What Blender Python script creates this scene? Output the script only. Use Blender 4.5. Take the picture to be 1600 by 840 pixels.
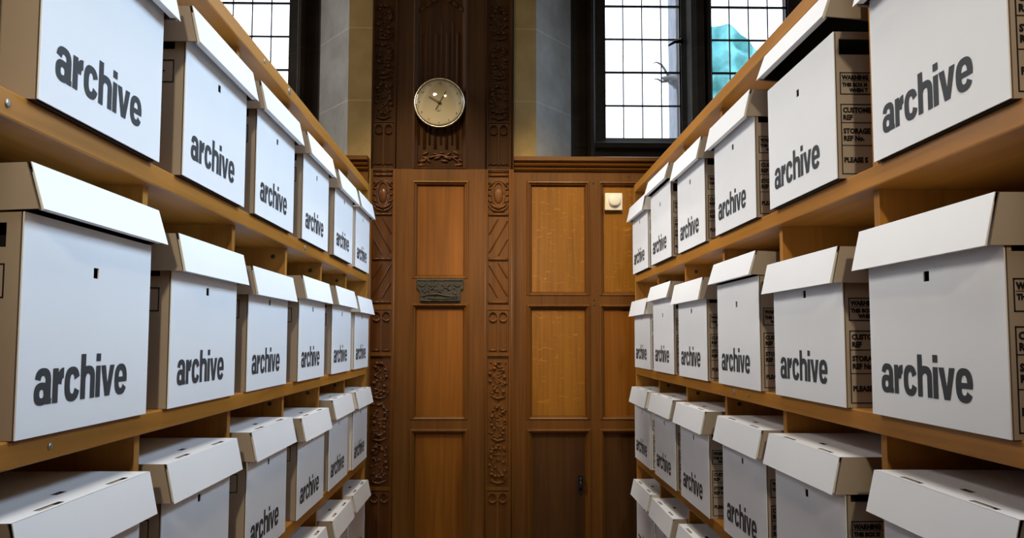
import bpy, bmesh, math, random
from mathutils import Vector, Matrix
random.seed(7)
PI = math.pi
for o in list(bpy.data.objects): bpy.data.objects.remove(o)
scn = bpy.context.scene
COL = scn.collection

# ------------------------------------------------------------------ camera
CZ = 1.25
FPX, YAW, PITCH, ROLL = 1400.0, .0197, .0787, -.0017
cam = bpy.data.cameras.new('camera'); cam_o = bpy.data.objects.new('camera', cam); COL.objects.link(cam_o)
cam.sensor_width = 36; cam.lens = FPX / 1600 * 36; cam.clip_start = .02
_r = Vector((math.cos(YAW), -math.sin(YAW), 0)); _f0 = Vector((math.sin(YAW), math.cos(YAW), 0)); _z = Vector((0, 0, 1))
_f = _f0 * math.cos(PITCH) + _z * math.sin(PITCH); _u = -_f0 * math.sin(PITCH) + _z * math.cos(PITCH)
_r2 = _r * math.cos(ROLL) - _u * math.sin(ROLL); _u2 = _r * math.sin(ROLL) + _u * math.cos(ROLL)
m = Matrix((( _r2.x, _u2.x, -_f.x, 0), (_r2.y, _u2.y, -_f.y, 0), (_r2.z, _u2.z, -_f.z, CZ), (0, 0, 0, 1)))
cam_o.matrix_world = m
scn.camera = cam_o

# ------------------------------------------------------------------ world, lights, exposure
vs = scn.view_settings
vs.view_transform = 'Standard'; vs.look = 'None'; vs.gamma = 1; vs.use_curve_mapping = False; vs.exposure = 0.0
w = bpy.data.worlds.new('sky'); scn.world = w; w.use_nodes = True
bg = w.node_tree.nodes['Background']; bg.inputs[0].default_value = (.86, .93, 1, 1); bg.inputs[1].default_value = 3.2

def area(name, loc, aim, sx, sy, power, col):
    l = bpy.data.lights.new(name, 'AREA'); l.shape = 'RECTANGLE'; l.size = sx; l.size_y = sy; l.energy = power; l.color = col
    o = bpy.data.objects.new(name, l); COL.objects.link(o); o.location = loc
    o.rotation_euler = (Vector(aim) - Vector(loc)).to_track_quat('-Z', 'Y').to_euler(); return o
def spot(name, loc, aim, power, col, ang, blend=.6, rad=.05):
    l = bpy.data.lights.new(name, 'SPOT'); l.energy = power; l.color = col; l.spot_size = math.radians(ang); l.spot_blend = blend; l.shadow_soft_size = rad
    o = bpy.data.objects.new(name, l); COL.objects.link(o); o.location = loc
    o.rotation_euler = (Vector(aim) - Vector(loc)).to_track_quat('-Z', 'Y').to_euler(); return o
side_fill = area('cool_side_fill', (3.05, 2.0, 3.45), (-.46, 1.9, 1.25), 3.2, 1.8, 70, (.60, .79, 1)); side_fill.data.spread = math.radians(84)  # added cool fill for the left box fronts; this wall has no window
opp_fill = area('opposite_side_fill', (-3.4, 2.8, 3.45), (.5, 2.7, 1.25), 2.6, 1.7, 52, (1, .96, .90)); opp_fill.data.spread = math.radians(84)  # added fill for the right box fronts; the wall here is solid
top_fill = area('overhead_fill', (0, .5, 4.65), (0, .5, 0), 1.5, 3.8, 38, (1, .97, .93)); top_fill.data.spread = math.radians(86)  # overhead fill added for the lower rows; the ceiling has no opening
WARM = (1, .74, .40)
spot('track_light', (-.50, 2.7, 3.05), (-.32, 4.3, 1.75), 110, WARM, 40, .8)
spot('track_light', (.45, 2.7, 3.05), (.36, 4.34, 1.65), 150, WARM, 40, .8)
spot('wall_washer', (-.15, 1.9, 3.3), (-.26, 4.3, 2.3), 30, WARM, 60, .9)
spot('aisle_downlight', (0, 2.2, 3.9), (0, 2.75, 1.0), 115, (1, .91, .78), 42, .7)
spot('near_track_light', (0, -1.5, 2.3), (0, .85, 1.60), 150, (1, .84, .58), 32, .7)

# ------------------------------------------------------------------ materials
def newmat(name):
    mt = bpy.data.materials.new(name); mt.use_nodes = True
    return mt, mt.node_tree, mt.node_tree.nodes['Principled BSDF']
def plain(name, col, rough=.6, metal=0, spec=.5, noise=0, nscale=20, bump=0):
    mt, nt, b = newmat(name)
    b.inputs['Roughness'].default_value = rough; b.inputs['Metallic'].default_value = metal
    b.inputs['Specular IOR Level'].default_value = spec
    b.inputs['Base Color'].default_value = (*col, 1)
    if noise or bump:
        tc = nt.nodes.new('ShaderNodeTexCoord'); n = nt.nodes.new('ShaderNodeTexNoise'); n.inputs['Scale'].default_value = nscale; n.inputs['Detail'].default_value = 5
        nt.links.new(tc.outputs['Object'], n.inputs['Vector'])
        if noise:
            r = nt.nodes.new('ShaderNodeValToRGB')
            r.color_ramp.elements[0].color = (*[c * (1 - noise) for c in col], 1); r.color_ramp.elements[0].position = .3
            r.color_ramp.elements[1].color = (*[min(1, c * (1 + noise)) for c in col], 1); r.color_ramp.elements[1].position = .7
            nt.links.new(n.outputs[0], r.inputs[0]); nt.links.new(r.outputs[0], b.inputs['Base Color'])
        if bump:
            bp = nt.nodes.new('ShaderNodeBump'); bp.inputs['Strength'].default_value = bump; bp.inputs['Distance'].default_value = .002
            nt.links.new(n.outputs[0], bp.inputs['Height']); nt.links.new(bp.outputs[0], b.inputs['Normal'])
    return mt
def wood(name, dark, mid, light, axis='z', rough=.45, gs=1.0, fleck=0, coat=0):
    mt, nt, b = newmat(name); N = nt.nodes; L = nt.links
    b.inputs['Specular IOR Level'].default_value = .22
    b.inputs['Roughness'].default_value = rough; b.inputs['Coat Weight'].default_value = coat; b.inputs['Coat Roughness'].default_value = .25
    tc = N.new('ShaderNodeTexCoord'); mp = N.new('ShaderNodeMapping')
    lo, hi = 1.6 * gs, 46 * gs
    mp.inputs['Scale'].default_value = {'z': (hi, hi, lo), 'y': (hi, lo, hi), 'x': (lo, hi, hi)}[axis]
    L.new(tc.outputs['Object'], mp.inputs[0])
    n = N.new('ShaderNodeTexNoise'); n.inputs['Scale'].default_value = 1.0; n.inputs['Detail'].default_value = 6; n.inputs['Roughness'].default_value = .6; n.inputs['Distortion'].default_value = .6
    L.new(mp.outputs[0], n.inputs['Vector'])
    mp2 = N.new('ShaderNodeMapping'); mp2.inputs['Scale'].default_value = {'z': (5, 5, .6), 'y': (5, .6, 5), 'x': (.6, 5, 5)}[axis]
    L.new(tc.outputs['Object'], mp2.inputs[0]); n2 = N.new('ShaderNodeTexNoise'); n2.inputs['Scale'].default_value = 1.3; n2.inputs['Detail'].default_value = 3
    L.new(mp2.outputs[0], n2.inputs['Vector'])
    ad = N.new('ShaderNodeMath'); ad.operation = 'ADD'; L.new(n.outputs[0], ad.inputs[0]); L.new(n2.outputs[0], ad.inputs[1])
    hf = N.new('ShaderNodeMath'); hf.operation = 'MULTIPLY'; hf.inputs[1].default_value = .5; L.new(ad.outputs[0], hf.inputs[0])
    r = N.new('ShaderNodeValToRGB'); e = r.color_ramp.elements
    e[0].position = .36; e[0].color = (*dark, 1); e[1].position = .66; e[1].color = (*light, 1)
    x = e.new(.5); x.color = (*mid, 1)
    L.new(hf.outputs[0], r.inputs[0]); out = r.outputs[0]
    if fleck:
        mp3 = N.new('ShaderNodeMapping'); mp3.inputs['Scale'].default_value = (22, 22, 75); mp3.inputs['Rotation'].default_value = (0, .55, 0)
        L.new(tc.outputs['Object'], mp3.inputs[0]); n3 = N.new('ShaderNodeTexNoise'); n3.inputs['Scale'].default_value = 1; n3.inputs['Detail'].default_value = 2; n3.inputs['Distortion'].default_value = 1.2
        L.new(mp3.outputs[0], n3.inputs['Vector'])
        r3 = N.new('ShaderNodeValToRGB'); r3.color_ramp.elements[0].position = .62; r3.color_ramp.elements[1].position = .74
        L.new(n3.outputs[0], r3.inputs[0]); mu = N.new('ShaderNodeMath'); mu.operation = 'MULTIPLY'; mu.inputs[1].default_value = fleck; L.new(r3.outputs[0], mu.inputs[0])
        mx = N.new('ShaderNodeMixRGB'); mx.inputs[2].default_value = (*[min(1, c * 1.9) for c in light], 1)
        L.new(mu.outputs[0], mx.inputs[0]); L.new(out, mx.inputs[1]); out = mx.outputs[0]
    L.new(out, b.inputs['Base Color'])
    bp = N.new('ShaderNodeBump'); bp.inputs['Strength'].default_value = .12; bp.inputs['Distance'].default_value = .001
    L.new(n.outputs[0], bp.inputs['Height']); L.new(bp.outputs[0], b.inputs['Normal'])
    return mt
BEECH = ((.30, .122, .016), (.42, .175, .025), (.51, .228, .039))
M = {}
M['beech_y'] = wood('light oak shelf wood', *BEECH, axis='y', rough=.36, coat=.2)
M['beech_z'] = wood('light oak upright wood', *[tuple(c * .92 for c in k) for k in BEECH], axis='z', rough=.45)
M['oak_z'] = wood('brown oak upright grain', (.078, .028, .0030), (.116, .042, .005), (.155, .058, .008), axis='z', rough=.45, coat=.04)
M['oak_x'] = wood('brown oak level grain', (.080, .030, .0040), (.120, .046, .006), (.160, .063, .009), axis='x', rough=.40, coat=.12)
M['oak_panel'] = wood('brown oak panel', (.140, .046, .003), (.200, .068, .005), (.26, .092, .008), axis='z', rough=.42, coat=.06)
M['oak_fleck'] = wood('quartered oak panel with ray flecks', (.165, .066, .005), (.24, .097, .008), (.31, .130, .012), axis='z', rough=.40, coat=.12, fleck=.45)
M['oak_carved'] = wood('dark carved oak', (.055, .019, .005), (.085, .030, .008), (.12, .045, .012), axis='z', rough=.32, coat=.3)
M['oak_upper'] = wood('darker upper oak', (.026, .010, .003), (.041, .016, .004), (.058, .024, .007), axis='z', rough=.6, coat=0); M['oak_upper'].node_tree.nodes['Principled BSDF'].inputs['Specular IOR Level'].default_value = .12  # darker oak tone for the upper part of the pier
M['oak_brown'] = wood('dark oak door panel', (.036, .013, .002), (.060, .022, .004), (.085, .033, .006), axis='z', rough=.5, coat=0)
M['white'] = plain('white coated board', (.83, .84, .86), .55, noise=.015, nscale=6)
M['kraft'] = plain('brown kraft board', (.34, .28, .22), .8, noise=.05, nscale=14)
M['kraft_shaded'] = plain('kraft board with inside shade', (.035, .026, .018), .9)  # kraft darkened so gaps and seams read as deep shade
M['cream'] = plain('cream board', (.70, .68, .63), .7)
M['ink'] = plain('black print', (.028, .032, .038), .6)
M['ink_dark'] = plain('solid black print and filler', (.008, .008, .010), .8, spec=.2)
M['steel'] = plain('dull screw metal', (.42, .40, .38), .4, metal=.9)
M['dark_cap'] = plain('dark fitting', (.03, .018, .01), .6)
M['bronze'] = plain('dark bronze', (.040, .036, .028), .38, metal=.55, noise=.35, nscale=90, bump=.5)
M['iron'] = plain('black iron', (.02, .02, .022), .4, metal=.6)
M['lead'] = plain('lead cames', (.035, .038, .045), .55, metal=.3)
M['clock_rim'] = plain('pale metal clock rim', (.55, .53, .46), .28, metal=.8)
M['clock_dial'] = plain('silvery beige clock dial', (.50, .475, .39), .5, metal=0, noise=.04, nscale=12)
M['black'] = plain('black paint', (.012, .012, .012), .4)
M['grey_paint'] = plain('dark grey paint', (.10, .085, .06), .4)
M['plastic'] = plain('white plastic', (.82, .80, .70), .35)
M['plaster'] = plain('aged brown plaster', (.20, .16, .12), .9, noise=.04, nscale=3)
M['floor'] = wood('floor boards', (.10, .05, .02), (.14, .07, .03), (.18, .09, .04), axis='y', rough=.5)
def glassmat(name, gl=.12, rough=.02, tint=(1, 1, 1)):
    mt = bpy.data.materials.new(name); mt.use_nodes = True; nt = mt.node_tree; nt.nodes.clear()
    out = nt.nodes.new('ShaderNodeOutputMaterial'); mx = nt.nodes.new('ShaderNodeMixShader'); t = nt.nodes.new('ShaderNodeBsdfTransparent'); g = nt.nodes.new('ShaderNodeBsdfGlossy')
    t.inputs[0].default_value = (*tint, 1); g.inputs['Roughness'].default_value = rough
    fr = nt.nodes.new('ShaderNodeFresnel'); fr.inputs[0].default_value = 1.45
    mu = nt.nodes.new('ShaderNodeMath'); mu.operation = 'MULTIPLY'; mu.inputs[1].default_value = gl / .04; nt.links.new(fr.outputs[0], mu.inputs[0])
    nt.links.new(mu.outputs[0], mx.inputs[0]); nt.links.new(t.outputs[0], mx.inputs[1]); nt.links.new(g.outputs[0], mx.inputs[2]); nt.links.new(mx.outputs[0], out.inputs[0])
    return mt
M['glass'] = glassmat('leaded pane glass', .05, .03, (.97, .98, 1))
M['clock_glass'] = glassmat('clock dome glass', .06, .03)
def stonemat(name, dark, light, joint=.0):
    mt, nt, b = newmat(name); N = nt.nodes; L = nt.links; b.inputs['Roughness'].default_value = .85; b.inputs['Specular IOR Level'].default_value = .2
    tc = N.new('ShaderNodeTexCoord'); n = N.new('ShaderNodeTexNoise'); n.inputs['Scale'].default_value = 3.2; n.inputs['Detail'].default_value = 7; n.inputs['Roughness'].default_value = .62
    L.new(tc.outputs['Object'], n.inputs['Vector'])
    r = N.new('ShaderNodeValToRGB'); r.color_ramp.elements[0].position = .34; r.color_ramp.elements[0].color = (*dark, 1); r.color_ramp.elements[1].position = .68; r.color_ramp.elements[1].color = (*light, 1)
    L.new(n.outputs[0], r.inputs[0])
    # ashlar joints every .36 m in height, a little paler than the stone
    sx = N.new('ShaderNodeSeparateXYZ'); L.new(tc.outputs['Object'], sx.inputs[0])
    d = N.new('ShaderNodeMath'); d.operation = 'MULTIPLY_ADD'; d.inputs[1].default_value = 1 / .37; d.inputs[2].default_value = .42; L.new(sx.outputs[2], d.inputs[0])
    fr = N.new('ShaderNodeMath'); fr.operation = 'FRACT'; L.new(d.outputs[0], fr.inputs[0])
    lt = N.new('ShaderNodeMath'); lt.operation = 'LESS_THAN'; lt.inputs[1].default_value = .018; L.new(fr.outputs[0], lt.inputs[0])
    mu = N.new('ShaderNodeMath'); mu.operation = 'MULTIPLY'; mu.inputs[1].default_value = .35; L.new(lt.outputs[0], mu.inputs[0])
    mx = N.new('ShaderNodeMixRGB'); mx.inputs[2].default_value = (*[min(1, c * 1.5) for c in light], 1); L.new(mu.outputs[0], mx.inputs[0]); L.new(r.outputs[0], mx.inputs[1])
    L.new(mx.outputs[0], b.inputs['Base Color'])
    bp = N.new('ShaderNodeBump'); bp.inputs['Strength'].default_value = .3; bp.inputs['Distance'].default_value = .006; L.new(n.outputs[0], bp.inputs['Height']); L.new(bp.outputs[0], b.inputs['Normal'])
    return mt
M['stone'] = stonemat('buff ashlar stone', (.27, .20, .085), (.43, .32, .15))
M['stone_grey'] = stonemat('grey ashlar stone', (.22, .215, .20), (.36, .355, .34))
M['stone_shaded'] = stonemat('backlit shaded stone', (.018, .015, .012), (.045, .036, .028))  # backlit shade of the window surrounds is put into this stone colour
M['stone_out'] = plain('pale outdoor stone', (.20, .22, .27), .9, noise=.2, nscale=8)
M['netting'] = plain('turquoise netting', (.22, .68, .78), .8, noise=.3, nscale=9)

# ------------------------------------------------------------------ mesh helpers
class MB:
    def __init__(s): s.v = []; s.f = []; s.mi = []; s.sm = []
    def poly(s, pts, faces, mi=0, smooth=False):
        b = len(s.v); s.v += [tuple(p) for p in pts]
        for f in faces: s.f.append([b + i for i in f]); s.mi.append(mi); s.sm.append(smooth)
        return s
    def quad(s, a, b, c, d, mi=0): return s.poly([a, b, c, d], [(0, 1, 2, 3)], mi)
    def box(s, x0, x1, y0, y1, z0, z1, mi=0):
        P = [(x0, y0, z0), (x1, y0, z0), (x1, y1, z0), (x0, y1, z0), (x0, y0, z1), (x1, y0, z1), (x1, y1, z1), (x0, y1, z1)]
        return s.poly(P, [(0, 3, 2, 1), (4, 5, 6, 7), (0, 1, 5, 4), (1, 2, 6, 5), (2, 3, 7, 6), (3, 0, 4, 7)], mi)
    def prism(s, pts, vec, mi=0, smooth=False):      # closed outline pts extruded by vec
        n = len(pts); P = [Vector(p) for p in pts]; Q = [p + Vector(vec) for p in P]
        F = [tuple(range(n))[::-1], tuple(range(n, 2 * n))] + [(i, (i + 1) % n, n + (i + 1) % n, n + i) for i in range(n)]
        return s.poly(P + Q, F, mi, smooth)
    def tube(s, path, r, n=8, mi=0, caps=True):
        P = [Vector(p) for p in path]; k = len(P); R = r if isinstance(r, (list, tuple)) else [r] * k
        V = []; prev = None
        for i, p in enumerate(P):
            t = (P[min(i + 1, k - 1)] - P[max(i - 1, 0)]).normalized()
            a = t.cross(Vector((0, 0, 1)) if abs(t.z) < .9 else Vector((1, 0, 0))).normalized()
            if prev is not None and a.dot(prev) < 0: a = -a
            prev = a; b = t.cross(a)
            V += [p + (a * math.cos(2 * PI * j / n) + b * math.sin(2 * PI * j / n)) * R[i] for j in range(n)]
        F = [(i * n + j, i * n + (j + 1) % n, (i + 1) * n + (j + 1) % n, (i + 1) * n + j) for i in range(k - 1) for j in range(n)]
        if caps: F += [tuple(range(n))[::-1], tuple(range((k - 1) * n, k * n))]
        return s.poly(V, F, mi, True)
    def lathe(s, prof, c, axis='y', n=32, mi=0):     # prof: (radius, offset along axis)
        V = []
        for r, h in prof:
            for j in range(n):
                a = 2 * PI * j / n; u, v = r * math.cos(a), r * math.sin(a)
                V.append((c[0] + u, c[1] + h, c[2] + v) if axis == 'y' else ((c[0] + u, c[1] + v, c[2] + h) if axis == 'z' else (c[0] + h, c[1] + u, c[2] + v)))
        k = len(prof)
        F = [(i * n + j, i * n + (j + 1) % n, (i + 1) * n + (j + 1) % n, (i + 1) * n + j) for i in range(k - 1) for j in range(n)]
        F += [tuple(range(n)), tuple(range((k - 1) * n, k * n))]
        return s.poly(V, F, mi, True)
    def ball(s, c, r, n=8, sq=(1, 1, 1), rot=0, mi=0):
        V = []; m_ = n // 2 + 1
        for i in range(m_ + 1):
            ph = PI * i / m_
            for j in range(n):
                a = 2 * PI * j / n
                x, y, z = r * sq[0] * math.sin(ph) * math.cos(a), r * sq[1] * math.sin(ph) * math.sin(a), r * sq[2] * math.cos(ph)
                x, z = x * math.cos(rot) - z * math.sin(rot), x * math.sin(rot) + z * math.cos(rot)
                V.append((c[0] + x, c[1] + y, c[2] + z))
        F = [(i * n + j, i * n + (j + 1) % n, (i + 1) * n + (j + 1) % n, (i + 1) * n + j) for i in range(m_) for j in range(n)]
        return s.poly(V, F, mi, True)
    def build(s, name, mats, parent=None, origin=None, bevel=0, fix=True):
        me = bpy.data.meshes.new(name)
        org = Vector(origin) if origin is not None else (Vector(parent['_org']) if parent is not None and '_org' in parent else Vector((0, 0, 0)))
        me.from_pydata([tuple(Vector(p) - org) for p in s.v], [], s.f)
        for mt in (mats if isinstance(mats, (list, tuple)) else [mats]): me.materials.append(M[mt] if isinstance(mt, str) else mt)
        for p, mi, sm in zip(me.polygons, s.mi, s.sm): p.material_index = mi; p.use_smooth = sm
        if fix:
            bm = bmesh.new(); bm.from_mesh(me); bmesh.ops.remove_doubles(bm, verts=bm.verts, dist=1e-5)
            bmesh.ops.recalc_face_normals(bm, faces=bm.faces); bm.to_mesh(me); bm.free()
        me.update()
        o = bpy.data.objects.new(name, me); COL.objects.link(o)
        if parent is not None: o.parent = parent; o['_org'] = tuple(org)
        else: o.location = org
        if bevel:
            b = o.modifiers.new('soft_edges', 'BEVEL'); b.width = bevel; b.segments = 2; b.limit_method = 'ANGLE'; b.angle_limit = math.radians(40)
        return o
def thing(name, label, cat, loc, group=None):
    o = bpy.data.objects.new(name, None); o.empty_display_size = .05; COL.objects.link(o); o.location = loc
    o['label'] = label; o['category'] = cat; o['_org'] = tuple(loc)
    if group: o['group'] = group
    return o
def struct(o): o['kind'] = 'structure'; return o

# direction through a photo pixel, used to size the far wall at its real distance
def _ray(px, py):
    u = (px - 800) / FPX; v = (420 - py) / FPX
    return _f + _r2 * u + _u2 * v
def AX(px, Y, py=420): d = _ray(px, py); return d.x * Y / d.y
def AZ(py, Y, px=772): d = _ray(px, py); return CZ + d.z * Y / d.y

def holed(mb, x0, x1, z0, z1, holes, yf, yb, mi=0, edge=True):
    """board in the xz plane, front at yf, back at yb, with rectangular openings"""
    xs = sorted({x0, x1, *[h[0] for h in holes], *[h[1] for h in holes]}); zs = sorted({z0, z1, *[h[2] for h in holes], *[h[3] for h in holes]})
    for a, b in zip(xs, xs[1:]):
        for c, d in zip(zs, zs[1:]):
            mx, mz = (a + b) / 2, (c + d) / 2
            if any(h[0] < mx < h[1] and h[2] < mz < h[3] for h in holes): continue
            mb.quad((a, yf, c), (b, yf, c), (b, yf, d), (a, yf, d), mi)
    def ring(a, b, c, d):
        P = [(a, yf, c), (b, yf, c), (b, yf, d), (a, yf, d), (a, yb, c), (b, yb, c), (b, yb, d), (a, yb, d)]
        mb.poly(P, [(0, 1, 5, 4), (1, 2, 6, 5), (2, 3, 7, 6), (3, 0, 4, 7)], mi)
    for h in holes: ring(*h)
    if edge: ring(x0, x1, z0, z1)
def mitre(mb, x0, x1, z0, z1, prof, profb=None, mi=0):
    """moulding swept round an opening; prof = [(inset, y)], profb for the bottom member"""
    profb = profb or prof; loops = []
    for (i, y), (ib, yb_) in zip(prof, profb):
        loops.append([(x0 + i, (yb_ + y) / 2 if ib != i else y, z0 + ib), (x1 - i, (yb_ + y) / 2 if ib != i else y, z0 + ib), (x1 - i, y, z1 - i), (x0 + i, y, z1 - i)])
    V = [p for l in loops for p in l]
    F = [(k * 4 + j, k * 4 + (j + 1) % 4, (k + 1) * 4 + (j + 1) % 4, (k + 1) * 4 + j) for k in range(len(loops) - 1) for j in range(4)]
    mb.poly(V, F, mi)

# ------------------------------------------------------------------ room shell
RX0, RX1, RY0, RY1, RZ = -3.6, 3.3, -3.2, 4.42, 4.8
mb = MB().box(RX0, RX1, RY0, 5.2, -.06, 0); struct(mb.build('floor', 'floor'))
mb = MB().box(RX0, RX1, RY0, 5.2, RZ, RZ + .08); struct(mb.build('ceiling', 'plaster'))
mb = MB().box(RX0 - .1, RX0, RY0, 5.2, 0, RZ); struct(mb.build('wall_left', 'plaster'))
mb = MB().box(RX1, RX1 + .1, RY0, 5.2, 0, RZ); struct(mb.build('wall_right', 'plaster'))
mb = MB().box(RX0, RX1, RY0 - .1, RY0, 0, RZ); struct(mb.build('wall_front', 'plaster'))

# far wall: stone with two tall mullioned windows beside the oak pier
YP, YD, YS, YG = 4.30, 4.345, 4.40, 4.86
XC = AX(687, YP)
xa = AX(838, YS); xb = AX(893, 4.69); g1 = AX(946, YG); g2 = AX(1067, YG); g3 = AX(1115.5, YG); g4 = AX(1238, YG)
ZL = AZ(245, YP); ZG = AZ(216.5, YG); ZT = 4.25
def mir(x, s): return x if s > 0 else 2 * XC - x
wall = MB(); dark = MB()
for s in (1, -1):
    X = lambda x: mir(x, s)
    end = RX1 if s > 0 else 2 * XC - RX0
    # flat ashlar beside the pier and the splay
    wall.prism([(X(XC + .30), YS, 0), (X(xa), YS, 0), (X(xa), YS + .05, 0), (X(xa), 5.15, 0), (X(XC + .30), 5.15, 0)], (0, 0, RZ), 0)
    wall.prism([(X(xa), YS, ZL - .02), (X(xb), 4.69, ZL - .02), (X(xb), 5.15, ZL - .02), (X(xa), 5.15, ZL - .02)], (0, 0, RZ - ZL + .02), 1)
    far = [(g4, YG + .01), (g4 + .02, 4.82), (g4 + .12, 4.69), (g4 + .34, YS)]
    wall.prism([(X(far[2][0]), 4.69, ZL - .02), (X(far[3][0]), YS, ZL - .02), (X(far[3][0]), 5.15, ZL - .02), (X(far[2][0]), 5.15, ZL - .02)], (0, 0, RZ - ZL + .02), 1)
    wall.prism([(X(far[3][0]), YS, 0), (X(end), YS, 0), (X(end), 5.15, 0), (X(far[3][0]), 5.15, 0)], (0, 0, RZ), 0)
    wall.prism([(X(xa), YS + .02, 0), (X(far[3][0]), YS + .02, 0), (X(far[3][0]), 5.15, 0), (X(xa), 5.15, 0)], (0, 0, ZL - .02), 0)
    wall.prism([(X(xb), 4.66, ZT), (X(far[2][0]), 4.66, ZT), (X(far[2][0]), 5.15, ZT), (X(xb), 5.15, ZT)], (0, 0, RZ - ZT), 0)
wall_o = struct(wall.build('wall_back', ['stone', 'stone_grey']))
for wi, s in ((1, 1), (2, -1)):
    X = lambda x: mir(x, s)
    d = MB(); z0 = ZL - .02; h = ZT - z0
    # inner jamb mouldings: hollow, roll, fillet
    prof = [(xb, 4.69)]
    w_ = g1 - xb
    prof += [(xb + w_ * .06, 4.715), (xb + w_ * .10, 4.745), (xb + w_ * .42, 4.755), (xb + w_ * .46, 4.72), (xb + w_ * .54, 4.705), (xb + w_ * .63, 4.715), (xb + w_ * .68, 4.75), (xb + w_ * .72, 4.80), (g1, 4.825), (g1, 4.93), (xb, 4.93)]
    d.prism([(X(a), b, z0) for a, b in prof], (0, 0, h))
    prof2 = [(g4, 4.93), (g4, 4.825), (g4 + .03, 4.80), (g4 + .05, 4.73), (g4 + .12, 4.69), (g4 + .12, 4.93)]
    d.prism([(X(a), b, z0) for a, b in prof2], (0, 0, h))
    # mullion between the lights
    mc = (g2 + g3) / 2; mw = (g3 - g2) / 2
    pm = [(-mw, 4.93), (-mw, 4.83), (-mw * .72, 4.80), (-mw * .66, 4.70), (-mw * .40, 4.665), (mw * .05, 4.66), (mw * .16, 4.69), (mw * .28, 4.665), (mw * .46, 4.665), (mw * .60, 4.70), (mw * .72, 4.80), (mw, 4.83), (mw, 4.93)]
    d.prism([(X(mc + a), b, z0) for a, b in pm], (0, 0, h))
    # sill: moulded riser under the glass
    ps = [(4.66, z0), (4.66, z0 + .035), (4.70, z0 + .05), (4.76, z0 + .075), (4.775, ZG - .085), (4.745, ZG - .07), (4.74, ZG - .045), (4.79, ZG - .03), (4.84, ZG), (4.93, ZG), (4.93, z0)]
    d.prism([(X(xb), b, c) for b, c in ps], (X(g4 + .12) - X(xb), 0, 0))
    wn = struct(d.build('window_%d' % wi, 'stone_shaded'))
    for a, b in ((g1, g2), (g3, g4)):
        lo, hi = min(X(a), X(b)), max(X(a), X(b))
        f = MB(); t = .007
        f.box(lo, lo + t, YG - .008, YG + .012, ZG, ZT); f.box(hi - t, hi, YG - .008, YG + .012, ZG, ZT); f.box(lo, hi, YG - .008, YG + .012, ZG, ZG + t)
        bars = [ZG + k * (AZ(115.3, YG) - AZ(167.5, YG)) for k in range(1, 12)]
        for k, z in enumerate(bars):
            r = .0052 if k % 2 else .0042
            if z < ZT - .05: f.box(lo, hi, YG - .006, YG + .008, z - r, z + r)
        for j in range(1, 4):
            x = lo + (hi - lo) * j / 4; f.box(x - .0028, x + .0028, YG - .004, YG + .006, ZG, ZT)
        f.build('window_frame', 'lead', wn)
        MB().quad((lo, YG + .001, ZG), (hi, YG + .001, ZG), (hi, YG + .001, ZT), (lo, YG + .001, ZT)).build('pane', 'glass', wn)
    if s > 0:
        # casement stay lever on the mullion side
        lx = AX(1068, 4.80); lz = AZ(62, 4.80)
        l = MB(); l.tube([(lx + .012, 4.815, lz), (lx, 4.79, lz - .003), (lx - .035, 4.78, lz - .010), (lx - .072, 4.775, lz - .034)], [.011, .012, .009, .005], 8)
        l.ball((lx + .004, 4.80, lz), .016, 10, (.7, .9, 1.2)); l.build('latch', 'iron', wn)

# ------------------------------------------------------------------ outside the windows
YO = 6.4
struct(MB().box(RX0, RX1 + 1.5, 5.2, 12, -.06, 0).build('ground', 'stone_out'))
bx0 = AX(1061, YO); bx1 = AX(1085, YO)
t = MB(); t.box(bx0, bx1, YO, YO + .3, 0, 5.2); t.box(bx0 - .01, bx1 + .04, YO - .03, YO + .3, 2.2, 2.32)
t.box(bx0 - .004, bx0 + .012, YO - .015, YO + .02, 2.32, 5.2)
bt = t.build('stone_buttress', 'stone_out', origin=(bx0, YO, 0)); bt['label'] = 'pale stone buttress with a horned gargoyle, outside the right window beside the mullion'; bt['category'] = 'buttress'
g = MB(); P = lambda px, py, dy=0: (AX(px, YO), YO - .02 + dy, AZ(py, YO))
g.tube([P(1064, 127, .03), P(1056, 124), P(1046, 122), P(1036, 121)], [.052, .040, .026, .008], 8)
g.tube([P(1052, 123), P(1044, 113), P(1041, 107), P(1036, 100), P(1029, 96.5), P(1023, 98)], [.013, .011, .010, .009, .006, .003], 7)
g.tube([P(1046, 125), P(1038, 127), P(1030, 123), P(1021, 122)], [.014, .010, .006, .002], 6)
g.ball(P(1058, 126), .05, 10, (1.2, .8, .7))
g.tube([P(1066, 133, .03), P(1058, 129), P(1048, 128)], [.030, .022, .008], 7)
bt['_org'] = (bx0, YO, 0); g.build('gargoyle', 'stone_out', bt)
YN = 7.4; n = MB(); nx, nz = 40, 44
V = []
for i in range(nx + 1):
    for j in range(nz + 1):
        u, v = i / nx, j / nz
        x = AX(1070, YN) + u * (AX(1205, YN) - AX(1070, YN))
        top = AZ(44 + 7 * math.sin(u * 9.2 + .4) + 2 * math.sin(u * 31) + 110 * max(0, u - .66), YN)
        z = .001 + v * top
        V.append((x, YN + .05 * math.sin(z * 31 + u * 9 + 1.5 * math.sin(u * 7)) + .03 * math.sin(u * 21), z))
F = [(i * (nz + 1) + j, (i + 1) * (nz + 1) + j, (i + 1) * (nz + 1) + j + 1, i * (nz + 1) + j + 1) for i in range(nx) for j in range(nz)]
V2 = [(x, y + .02, z) for x, y, z in V]; k = len(V)
F2 = [tuple(q + k for q in f) for f in F]
n.poly(V + V2, F + F2, 0, True)
no = n.build('scaffold_netting', 'netting', origin=(AX(1140, YN), YN, 1.2), fix=False); no['label'] = 'turquoise builders\' netting hanging outside the right window beyond the mullion'; no['category'] = 'netting'

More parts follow.
